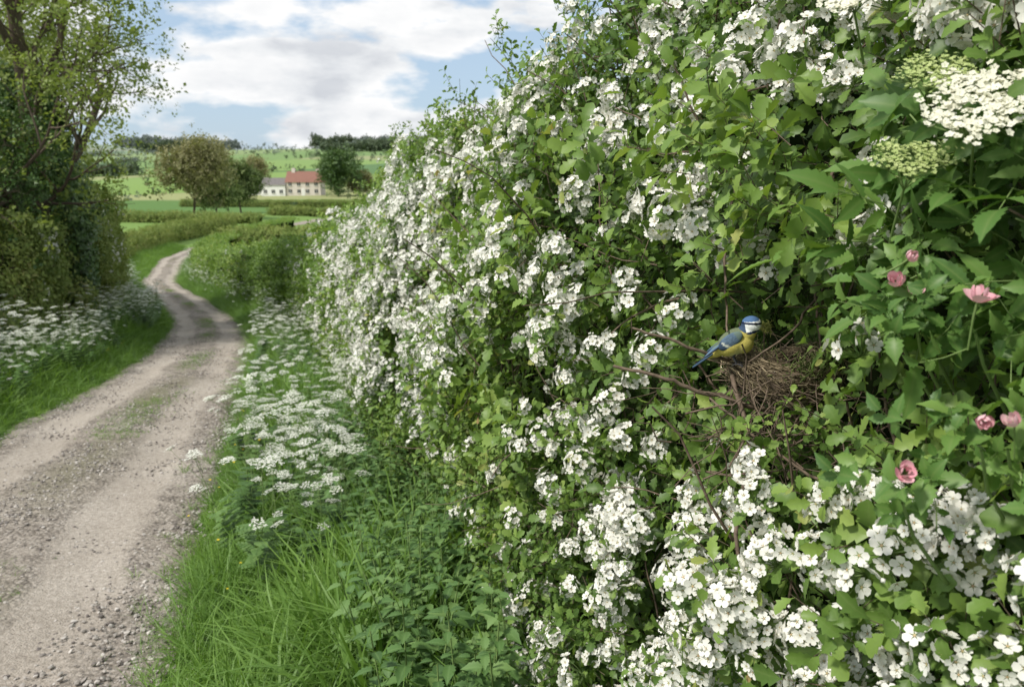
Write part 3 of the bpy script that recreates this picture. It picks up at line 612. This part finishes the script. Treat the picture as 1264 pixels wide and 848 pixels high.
part('nest_material',join(ms),(.30,.31,.09),M_feath)

# ------------------------------------------------------------ verges
def blade(seed,nseg=4):
    r=np.random.default_rng(seed); v=[];f=[];c=[]; b1=r.uniform(.15,1.3); w=.012
    for i in range(nseg+1):
        t_=i/nseg; y=b1*t_*t_*.6; z=t_*(1-.28*b1*t_*t_); ww=w*(1-t_**1.6)+.0008
        v+=[(-ww,y,z),(ww,y,z)]; q_=r.random()*.2+.35+.3*t_; c+=[(q_,.5,0)]*2
    for i in range(nseg): o=i*2; f+=[(o,o+1,o+3),(o,o+3,o+2)]
    return mkf(v,f,0,c)
BL=[blade(i) for i in range(6)]; BLs=[blade(10+i,2) for i in range(4)]
def tuft(seed,n,tm):
    r=np.random.default_rng(seed); return join([xf(tm[r.integers(len(tm))],frames(norm(np.array([[0,0,1.]])+r.normal(0,.28,(1,3))),np.array([r.uniform(0,6.28)]))[0],r.uniform(.45,1.15),(r.normal(0,.05),r.normal(0,.05),0)) for _ in range(n)])
TF=[tuft(i,12,BL) for i in range(6)]; TFs=[tuft(10+i,10,BLs) for i in range(4)]
def upf(N,t=.12): return frames(np.array([[0,0,1.]])+rng.normal(0,t,(N,3)),rng.uniform(0,6.28,N))
def scat(bl,tm,x,y,s,zoff=-.01,tone=None,tilt=.12,ws=None):
    N=len(x); T=np.stack([x,y,gz(x,y)+zoff],1); k=rng.integers(0,len(tm),N); R=upf(N,tilt); tn=np.clip(.6*n3(x,y,0*x,1.4,50)+.4*rng.random(N),0,1) if tone is None else tone
    if ws is not None: s=np.stack([s*ws,s*ws,s],1)
    for i,t in enumerate(tm): mk=k==i; bl.add(t,R[mk],s[mk],T[mk],tn[mk],.65)
bl=Bld()
N=4600; y=1.6+rng.random(N)**1.3*8.4; f_=rng.random(N); x0=laneR(y)+.05; x1=hedX(y)+.15; x=x0+(x1-x0)*f_
s=(.14+.26*np.clip(f_*2.2,0,1))*rng.uniform(.6,1.4,N)*(.65+.7*n3(x,y,0*x,1.8,66)); scat(bl,TF,x,y,s,ws=1.3,tilt=.2)
N=8000; y=9.5+(50)*rng.random(N)**1.7; f_=rng.random(N); x0=laneR(y)+.02; x1=hedX(y)+.1; x=x0+(x1-x0)*f_; s=(.2+.2*f_)*rng.uniform(.8,1.3,N); scat(bl,TFs,x,y,s,ws=2.2)
N=13000; y=3+52*rng.random(N)**1.5; f_=rng.random(N)
LHX=lambda y:np.interp(y,[-3,6,9,12,15.5,18.5,23.5,31,45,60,80],[-6.4,-7.2,-7.5,-7.9,-8.5,-9.4,-11.9,-15.8,-21.2,-24.8,-27])
x0=laneL(y)-.02; x1=LHX(y)-.2; x=x0+(x1-x0)*f_; s=(.16+.25*np.clip(f_*2,0,1))*rng.uniform(.7,1.4,N); scat(bl,TFs,x,y,s,ws=1.8)
N=2600; y=1.8+20*rng.random(N)**1.4; sd=rng.random(N)<.5; x=np.where(sd,laneR(y)+rng.normal(.02,.09,N),laneL(y)+rng.normal(-.02,.09,N)); scat(bl,TF,x,y,rng.uniform(.05,.14,N),ws=1.3)
N=9000; y=2+26*rng.random(N)**1.2; a=rng.normal(.5,.06,N); x=laneL(y)+(laneR(y)-laneL(y))*a; k=(n3(x,y*.6,0*x,1.0,11)+rng.normal(0,.07,N))>.57; x=x[k];y=y[k]; scat(bl,TFs,x,y,rng.uniform(.02,.055,len(x)),zoff=.03,tone=rng.uniform(.3,1,len(x)),ws=1.8)
bl.make('verge_grass',[M_grass])
def nettle(seed):
    r=np.random.default_rng(seed); H=.55; parts=[tube([(0,0,0),(.01,.01,H*.5),(.0,.03,H)],.0035,.002,4,1)]; n=9
    for i in range(n):
        z=H*(.18+.82*(i+1)/n); s=.085*(1-.6*((i+1)/n)**2)*r.uniform(.85,1.15); a0=(i%2)*1.57+r.normal(0,.15)
        for q_ in (0,math.pi):
            a=a0+q_; e=-.15+.5*(i/n)+r.normal(0,.12); dv=(math.cos(a)*math.cos(e),math.sin(a)*math.cos(e),math.sin(e)); parts.append(place_leaf(leaf(serr(5,.30),.3,.3),np.array([0,.02*z/H,z])+np.array(dv)*.012,dv,(0,0,1),s,r.random()))
    return join(parts)
NE=[nettle(i) for i in range(5)]
bl=Bld(); N=330; y=rng.uniform(2.0,6.5,N); x=hedX(y)-rng.random(N)**1.3*.66+.12; scat(bl,NE,x,y,rng.uniform(.6,1.3,N),tone=rng.random(N))
N=180; y=rng.uniform(6,14,N); x=hedX(y)-rng.random(N)*.6; scat(bl,NE,x,y,rng.uniform(.6,1.1,N),tone=rng.random(N))
N=240; y=rng.uniform(6,20,N); x=LHX(y)+rng.random(N)*.8; scat(bl,NE,x,y,rng.uniform(.6,1.1,N),tone=rng.random(N))
bl.make('nettle_patch',[M_nettle,M_stem])
def parsley(seed,far=False):
    r=np.random.default_rng(seed); parts=[]; H=1.0
    def umb(c,rad,d):
        d=norm(np.array(d,float)); R=frames(d[None],np.zeros(1))[0]
        n=6 if far else 12
        for k in range(n):
            a=k*2.4; rr=rad*math.sqrt((k+.5)/n); e=c+R@np.array([rr*math.cos(a),rr*math.sin(a),rad*.55*(1-.3*(rr/rad)**2)])
            if not far: parts.append(tube([c,e],.0008,.0006,3,1))
            m_=4 if far else 11; fs=rad*(.17 if far else .085)
            for j in range(m_):
                o=r.normal(0,1,3)*rad*.12*np.array([1,1,.35]); q=e+R@o
                t_=r.uniform(0,6); cs,sn=math.cos(t_),math.sin(t_); sq=np.array([[cs,sn,.1],[-sn,cs,-.1],[-cs,-sn,.1],[sn,-cs,0]])*fs
                parts.append(mkf(q+sq@R.T,[(0,1,2),(0,2,3)],2,[(r.random(),0,0)]*4))
    parts.append(tube([(0,0,0),(.02,0,.3),(.0,.03,.6),(.02,.02,.97)],.005,.002,4,1)); umb(np.array([.02,.02,.97]),.068,(0,0,1))
    for k in range(5):
        z=.45+.1*k; a=k*2.2+r.normal(0,.3); e=np.array([math.cos(a)*.19,math.sin(a)*.19,z+r.uniform(.15,.34)]); parts.append(tube([(.01,.01,z),(e[0]*.5,e[1]*.5,z+.12),e],.0025,.0012,3,1)); umb(e,r.uniform(.04,.068),(math.cos(a)*.2,math.sin(a)*.2,1))
        if not far:
            for j in range(4):
                a2=a+1+j*.4; L=.12; dv=np.array([math.cos(a2),math.sin(a2),.1])
                for i in range(5):
                    pz=np.array([0,0,z*.5+j*.05])+dv*L*(i+1)/5
                    for s in (-1,1): parts.append(place_leaf(leaf(HAW2,.2,.1,0),pz,dv+s*1.2*np.array([-math.sin(a2),math.cos(a2),0]),(0,0,1),.045*(1.2-i/6),r.random()))
    return join(parts)
PA=[parsley(i) for i in range(4)]; PF=[parsley(10+i,True) for i in range(3)]
bl=Bld()
N=40; y=rng.uniform(3.7,6.2,N); x=laneR(y)+rng.uniform(.2,.75,N)*(hedX(y)-laneR(y)); scat(bl,PA,x,y,rng.uniform(.55,.9,N),tone=rng.random(N))
N=62; y=rng.uniform(6.0,14,N); x=laneR(y)+rng.uniform(.1,1,N)*(hedX(y)-laneR(y)); scat(bl,PA[:3],x,y,rng.uniform(.55,.9,N),tone=rng.random(N))
N=140; y=13+32*rng.random(N)**1.4; x=laneR(y)+rng.uniform(.1,1,N)*(hedX(y)-laneR(y)); scat(bl,PF,x,y,rng.uniform(.5,.8,N),tone=rng.random(N))
N=380; y=rng.uniform(7.0,20,N); x=laneL(y)+rng.uniform(.2,1,N)*(LHX(y)-laneL(y)); k=n3(x,y,0*x,.9,17)>.36; x=x[k];y=y[k];N=len(x); scat(bl,PA[:3],x,y,rng.uniform(.45,1.0,N),tone=rng.random(N))
N=150; y=rng.uniform(18,34,N); x=laneL(y)+rng.uniform(.3,1,N)*(LHX(y)-laneL(y)); scat(bl,PF,x,y,rng.uniform(.5,.8,N),tone=rng.random(N))
bl.make('cow_parsley',[M_nettle,M_stem,M_pars])
bl=Bld()
def butter():
    P=petal(False); P=dict(P); P['m']=np.full(len(P['f']),1); return join([tube([(0,0,0),(.02,0,.5),(0,.02,1)],.004,.003,3,0),xf(P,None,.022,(0,.02,1.))])
N=26; y=rng.uniform(3.2,7,N); x=laneR(y)+rng.uniform(.1,.5,N); scat(bl,[butter()],x,y,rng.uniform(.28,.45,N)); N=16; y=rng.uniform(8,14,N); x=laneL(y)-rng.uniform(.1,.7,N); scat(bl,[butter()],x,y,rng.uniform(.25,.4,N))
bl.make('buttercups',[M_stem,M_yel])

# ------------------------------------------------------------ left hedge, trees
PL=Path([(-6.6,-3,1.3),(-7.4,6,1.4),(-7.7,9,1.5),(-8.1,12,1.7),(-8.7,15.5,2.3),(-9.5,18.5,3.0),(-10.9,22,3.1),(-11.9,23.8,2.6),(-16,31,1.2),(-21.4,45,1.0),(-25,60,1.1),(-27.2,80,1.2)])
if PL.at(np.array([1.]))[1][0,0]<0: PL.N*=-1
LV=[sprig(70+i,9,.2,.062,QUAD,False) for i in range(4)]
bl=Bld(); hcore(bl,PL,.3,PL.len-1,.42,1.5,m=1,colr=(.022,.034,.013))
hscatter(bl,PL,LV,float(PL.sFromY(5)),float(PL.sFromY(26)),13500,.8,1.3,.3,.3,1.5,amp=.34,ls=1.1,thr=.3,tone=.16)
hscatter(bl,PL,LV,float(PL.sFromY(25)),PL.len-1,5000,1.1,1.7,.3,.35,1.5,amp=.15,tone=.12)
u=rng.uniform(float(PL.sFromY(13)),float(PL.sFromY(24)),900); pos,nn,H=hsurf(PL,u,rng.uniform(.45,1.02,900),np.full(900,-.10),.34,1.1); k=n3(pos[:,0],pos[:,1],pos[:,2],1.3,5)>.52; pos=pos[k];nn=nn[k]
bl.add(C3[0],frames(nn+rng.normal(0,.4,nn.shape),rng.uniform(0,6,len(nn))),rng.uniform(.5,.9,len(nn)),pos,rng.random(len(nn)),.5)
bl.make('mixed_hedge',[M_brown,M_core,M_petal])

def tree(name,base,H,spread,nleaf,lsize,leafm,barkm=M_bark,seed=1,trunk=.03,first=.25,levels=4,ivy=0,clump=.35,lean=(0,0)):
    r=np.random.default_rng(seed); bl=Bld(); base=np.array(base,float); ends=[]
    def br(p,d,l,rad,lev):
        pts=[p]; n=6; 
        for k in range(n):
            d=norm(d+r.normal(0,.11 if lev else .05,3)+np.array([0,0,.04 if lev else 0.])); pts.append(pts[-1]+d*l/n)
        bl.one(tube(pts,rad,rad*(.55 if lev<levels else .2),8 if lev<2 else 4,1,r.random()))
        pts=np.array(pts)
        if lev>=levels-1: ends.extend([pts[3],pts[4],pts[5],pts[6]])
        if lev>=levels: return
        nb=[7,5,4,3,3][min(lev,4)]
        for k in range(nb):
            t_=(first+(1-first)*(k+r.random()*.6)/nb) if lev==0 else .3+.7*(k+.5)/nb
            idx=t_*n; i0=min(int(idx),n-1); q=pts[i0]+(pts[i0+1]-pts[i0])*(idx-i0)
            az=k*2.4+r.normal(0,.4); tg=norm(pts[i0+1]-pts[i0]); Rm=frames(tg[None],np.array([az]))[0]; ang=r.uniform(.6,1.05) if lev==0 else r.uniform(.45,.95)
            nd=Rm@np.array([math.sin(ang),0,math.cos(ang)])
            ll=spread*(1.0-.35*t_)*r.uniform(.8,1.15) if lev==0 else l*r.uniform(.5,.7)
            br(q,nd,ll,rad*(.5 if lev==0 else .55)*(1.1-.4*t_),lev+1)
        if lev==0: br(pts[-1],norm(np.array([r.normal(0,.2),r.normal(0,.2),1])),l*.35,rad*.5,lev+1)
    br(base-np.array([0,0,.1]),norm(np.array([lean[0],lean[1],1.])),H*.66,H*trunk,0)
    E=np.array(ends); i=r.integers(0,len(E),nleaf); P=E[i]+r.normal(0,clump,(nleaf,3))*np.array([1,1,.8])
    lf1=[sprig(seed*10+k,5,lsize*2,lsize,QUAD,False) for k in range(3)]
    tn=np.clip(.5*n3(P[:,0],P[:,1],P[:,2],.9/max(clump,.3)*.5,seed)+.3*r.random(nleaf)+.25*(P[:,2]-P[:,2].min())/(np.ptp(P[:,2])),0,1)
    D=r.normal(0,.7,(nleaf,3))+np.array([0,0,.5]); k=r.integers(0,3,nleaf); R=frames(D,r.uniform(0,6,nleaf))
    for j in range(3): mk=k==j; bl.add(lf1[j],R[mk],r.uniform(.7,1.3,mk.sum()),P[mk],tn[mk],.7)
    if ivy:
        z=r.random(ivy)**.9*H*.52; a=r.uniform(0,6.28,ivy); rad=(.22+.42*np.clip(1.1-np.abs(z/(H*.5)-.45)*1.5,0,1)*n3(a*1.3,z*1.2,0*z,1,5)*1.6)*r.uniform(.55,1.1,ivy)*H/9
        P=base+np.stack([rad*np.cos(a)+lean[0]*z,rad*np.sin(a)+lean[1]*z,z],1); D=np.stack([np.cos(a),np.sin(a),0*a+.3],1)+r.normal(0,.4,(ivy,3))
        bl.add(sprig(5,6,.16,.09,QUAD,False,m=2),frames(D,r.uniform(0,6,ivy)),r.uniform(.7,1.3,ivy),P,n3(P[:,0],P[:,1],P[:,2],2,8)*.7+.3*r.random(ivy),.7)
    return bl.make(name,[leafm,barkm,M_ivy])
g=lambda x,y:(x,y,float(gz(x,y)))
tree('ivy_clad_tree',g(-9.5,16.5),10.0,3.9,8600,.075,M_ash,seed=3,trunk=.02,first=.28,ivy=6500,clump=.27,lean=(-.02,0))
tree('hedgerow_tree',g(-12.9,20),7.6,2.8,5200,.085,M_ash,seed=8,trunk=.018,first=.2,clump=.32,ivy=2500)
tree('holly_tree',g(-9.5,14.0),4.4,1.5,2800,.07,M_ivy,seed=12,trunk=.02,first=.2,clump=.28,ivy=2000)
M_olive=leafmat('olive_tree_leaf',[(0,(.11,.115,.04)),(.5,(.22,.215,.09)),(1,(.34,.31,.15))],trans=.2,ribamt=0,rough=.7)
tree('oak_tree',g(-37.5,95),8.2,4.4,3800,.26,M_olive,seed=21,trunk=.02,first=.2,levels=3,clump=.7)
tree('ash_tree',g(-43,128),7.5,3.4,2600,.3,M_far,seed=22,trunk=.02,first=.15,levels=3,clump=.7)
tree('ash_tree',g(-41,112),5.0,2.4,2000,.28,M_far,seed=23,trunk=.02,first=.15,levels=3,clump=.6)
tree('dark_oak_tree',g(-51,238),12,5.2,3200,.55,M_ivy,seed=24,trunk=.02,first=.1,levels=3,clump=1.1)
tree('oak_tree',g(-84,262),10,4.4,2600,.5,M_olive,seed=25,trunk=.02,first=.15,levels=3,clump=1.1)
tree('orchard_tree',g(-46,246),6,3,1500,.45,M_olive,seed=26,trunk=.02,first=.15,levels=3,clump=.8)
tree('oak_tree',g(-58,270),11,4.6,2600,.55,M_far,seed=28,trunk=.02,first=.15,levels=3,clump=1.2)
tree('oak_tree',g(-120,330),13,6,2600,.7,M_olive,seed=27,trunk=.02,first=.15,levels=3,clump=1.4)

CL=[sprig(80+i,14,1.2,.75,QUAD,False) for i in range(4)]
def clumps(name,P,smin,smax,mat,tone=0.):
    bl=Bld(); N=len(P); k=rng.integers(0,4,N); R=upf(N,.5); tn=np.clip(rng.random(N)*.6+.4*n3(P[:,0],P[:,1],P[:,2],.12,3)+tone,0,1); S=rng.uniform(smin,smax,N)
    for i in range(4): mk=k==i; bl.add(CL[i],R[mk],S[mk],P[mk],tn[mk],.6)
    return bl.make(name,[mat])
M_hazy=leafmat('haze_tinted_leaf',[(0,(.07,.105,.065)),(.5,(.115,.155,.095)),(1,(.19,.22,.13))],trans=.1,rough=.9,ribamt=0,spec=0)  # distance haze mixed into the leaf colours
M_hazy2=leafmat('hazy_woodland_leaf',[(0,(.15,.19,.18)),(.5,(.19,.225,.205)),(1,(.24,.27,.23))],trans=.1,rough=.9,ribamt=0,spec=0)  # paler, bluer leaf colours: haze painted in for the far slopes
x=rng.uniform(-620,250,130000); y=rng.uniform(125,1150,130000); _,dd=cell(x,y); k=dd<.8+y/1100; x=x[k];y=y[k]; tz=n3(x,y,0*x,.035,4); hh=np.where(tz>.64,rng.random(len(x))*(4+14*(tz-.64)),rng.random(len(x))*1.5)
k=~((np.abs(x+66)<18)&(y<262)&(y>170)); x=x[k];y=y[k];hh=hh[k]
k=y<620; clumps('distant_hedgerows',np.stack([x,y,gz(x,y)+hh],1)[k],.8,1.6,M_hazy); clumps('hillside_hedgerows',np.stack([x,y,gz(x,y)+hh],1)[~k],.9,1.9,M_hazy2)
def wood(x0,x1,y0,y1,n,h):
    x=rng.uniform(x0,x1,n);y=rng.uniform(y0,y1,n); top=h*(.35+.9*n3(x,y,0*x,.07,9))*(.6+.6*n3(x,y,0*x,.025,10)); return np.stack([x,y,gz(x,y)+rng.random(n)**.6*top],1)
W=np.concatenate([wood(-215,-110,870,920,3400,13),wood(-150,-90,640,660,1100,7),wood(-400,-340,870,910,1500,10),wood(-620,-480,800,880,2400,12),wood(-240,-205,440,450,400,5),wood(-95,60,800,860,2600,12)])
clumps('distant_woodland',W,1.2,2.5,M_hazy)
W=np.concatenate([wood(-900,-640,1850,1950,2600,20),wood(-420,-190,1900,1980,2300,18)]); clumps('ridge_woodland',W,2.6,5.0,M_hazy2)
for pts in ([(-19.5,52,1.1),(-14,49,1.3),(-9,47,1.6),(-2,46,1.7)],[(-34,112,1.0),(-28,108,1.0),(-12,106,1.1),(10,104,1.1)],[(-27,86,.8),(-38,88,.9),(-55,92,1.0)],[(-70,170,1.2),(-45,165,1.2),(-10,160,1.2)]):
    P=Path(pts,-1)
    if P.at(np.array([1.]))[1][0,1]>0: P.N*=-1
    bl=Bld(); hcore(bl,P,.1,P.len-.1,.42,1.4,m=1,colr=(.03,.04,.015)); hscatter(bl,P,LV,0,P.len,int(P.len*110),1.3,2.2,.25,.35,1.4,amp=.15,tone=.1); bl.make('field_hedge',[M_brown,M_core])

# ------------------------------------------------------------ farmhouse
house=bpy.data.objects.new('farmhouse',None); sc.collection.objects.link(house)
M_brick=simple('rendered_wall',(.64,.57,.51),(.72,.66,.60),2,.9); M_white=simple('whitewash',(.76,.75,.71),(.83,.82,.79),1,.9); M_tile=simple('roof_tile',(.21,.105,.08),(.29,.15,.115),3,.9); M_slate=simple('slate',(.13,.12,.12),(.21,.19,.18),3,.8); M_glass=simple('window_glass',(.02,.025,.03),None,1,.1,0,.6)
def box(name,c,s,mat,par):
    v=[(sx*s[0]/2,sy*s[1]/2,sz*s[2]/2) for sx in (-1,1) for sy in (-1,1) for sz in (-1,1)]
    f=[(0,1,3,2),(4,6,7,5),(0,4,5,1),(2,3,7,6),(0,2,6,4),(1,5,7,3)]; me=bpy.data.meshes.new(name); me.from_pydata(v,[],f); me.materials.append(mat); o=bpy.data.objects.new(name,me); sc.collection.objects.link(o); o.location=c; o.parent=par; return o
def gable(name,c,w,d,h,mat,par,over=.5):
    w+=over;d+=over; v=[(-w/2,-d/2,0),(w/2,-d/2,0),(w/2,d/2,0),(-w/2,d/2,0),(-w/2,0,h),(w/2,0,h)]; f=[(0,1,5,4),(2,3,4,5),(0,4,3),(1,2,5),(0,3,2,1)]
    me=bpy.data.meshes.new(name); me.from_pydata(v,[],f); me.materials.append(mat); o=bpy.data.objects.new(name,me); sc.collection.objects.link(o); o.location=c; o.parent=par
def block(pre,x,y,w,d,hw,hr,wall,roof,floors,nw):
    z=float(gz(x,y)); box(pre+'_walls',(x,y,z+hw/2-.5),(w,d,hw+1),wall,house); gable(pre+'_roof',(x,y,z+hw+.003),w,d,hr,roof,house)
    for fl in range(floors):
        for k in range(nw):
            xx=x-w/2+w*(k+.5)/nw; zz=z+1.3+fl*2.1; box(f'{pre}_window_{fl}_{k}',(xx,y-d/2-.01,zz),(1.0,.10,1.0),M_glass,house); box(f'{pre}_frame_{fl}_{k}',(xx,y-d/2-.03,zz),(.09,.12,1.1),M_white,house); box(f'{pre}_sill_{fl}_{k}',(xx,y-d/2-.06,zz-.57),(1.2,.2,.1),M_white,house)
    return z
z=block('main_wing',-63.5,250,10.5,6.5,3.9,3.3,M_brick,M_tile,2,4); box('chimney',(-59.6,250,z+7.2),(1,.9,1.9),M_brick,house); box('chimney_2',(-67,250,z+7.2),(1,.9,1.9),M_brick,house); box('door',(-63.5,246.70,z+1),(1.1,.1,2.1),M_white,house)
block('white_wing',-72.5,249,7.2,5.5,3.2,2.2,M_white,M_slate,1,3)
block('barn',-79.5,256,6,5,2.4,1.8,M_white,M_slate,1,1)

# ------------------------------------------------------------ sky, sun
w=bpy.data.worlds.new('World'); sc.world=w; w.use_nodes=True; nt=w.node_tree; nt.nodes.clear()
class WN(NT):
    def __init__(s): s.t=nt
T_=WN(); out=nt.nodes.new('ShaderNodeOutputWorld'); bg=nt.nodes.new('ShaderNodeBackground'); bg.inputs[1].default_value=.15
sky=nt.nodes.new('ShaderNodeTexSky'); sky.sky_type='NISHITA'; sky.sun_disc=False
SE,SA=math.radians(50),math.radians(238)
sky.sun_elevation=SE; sky.sun_rotation=SA; sky.dust_density=1.0
tc=nt.nodes.new('ShaderNodeTexCoord'); mp=nt.nodes.new('ShaderNodeMapping'); mp.inputs['Scale'].default_value=(1,1,2.5); mp.inputs['Location'].default_value=(.35,.1,.12); nt.links.new(tc.outputs['Generated'],mp.inputs[0])
wv=mp.outputs[0]
c1=T_.noise(5.6,6,.52,wv); c2=T_.noise(10,5,.52,wv)
mask=T_.ramp(c1,[(.42,(0,0,0)),(.50,(1,1,1))])
shade=T_.ramp(c2,[(.34,(4.7,4.85,5.1)),(.46,(5.9,6.0,6.1)),(.56,(6.6,6.6,6.6))])
core=T_.ramp(c1,[(.50,(1.03,1.03,1.03)),(.70,(.82,.84,.87))])
cl=T_.mix(1.,shade,core,'MULTIPLY')
blue=T_.mix(.7,sky.outputs[0],(3.3,4.3,5.5))
nt.links.new(T_.mix(mask,blue,cl),bg.inputs[0]); nt.links.new(bg.outputs[0],out.inputs[0])
sl=bpy.data.lights.new('sun','SUN'); sl.energy=4.0; sl.angle=math.radians(6); sl.color=(1,.96,.88); so=bpy.data.objects.new('sun',sl); sc.collection.objects.link(so)
ds=Vector((math.sin(SA)*math.cos(SE),math.cos(SA)*math.cos(SE),math.sin(SE))); so.rotation_euler=ds.to_track_quat('Z','Y').to_euler()

cam=bpy.data.cameras.new('camera'); co=bpy.data.objects.new('camera',cam); sc.collection.objects.link(co); sc.camera=co
co.location=(0,0,1.75); co.rotation_euler=(math.radians(78),0,0); cam.lens=28; cam.sensor_width=36; cam.clip_start=.02; cam.clip_end=8000
cam.dof.use_dof=True; cam.dof.focus_distance=1.45; cam.dof.aperture_fstop=8
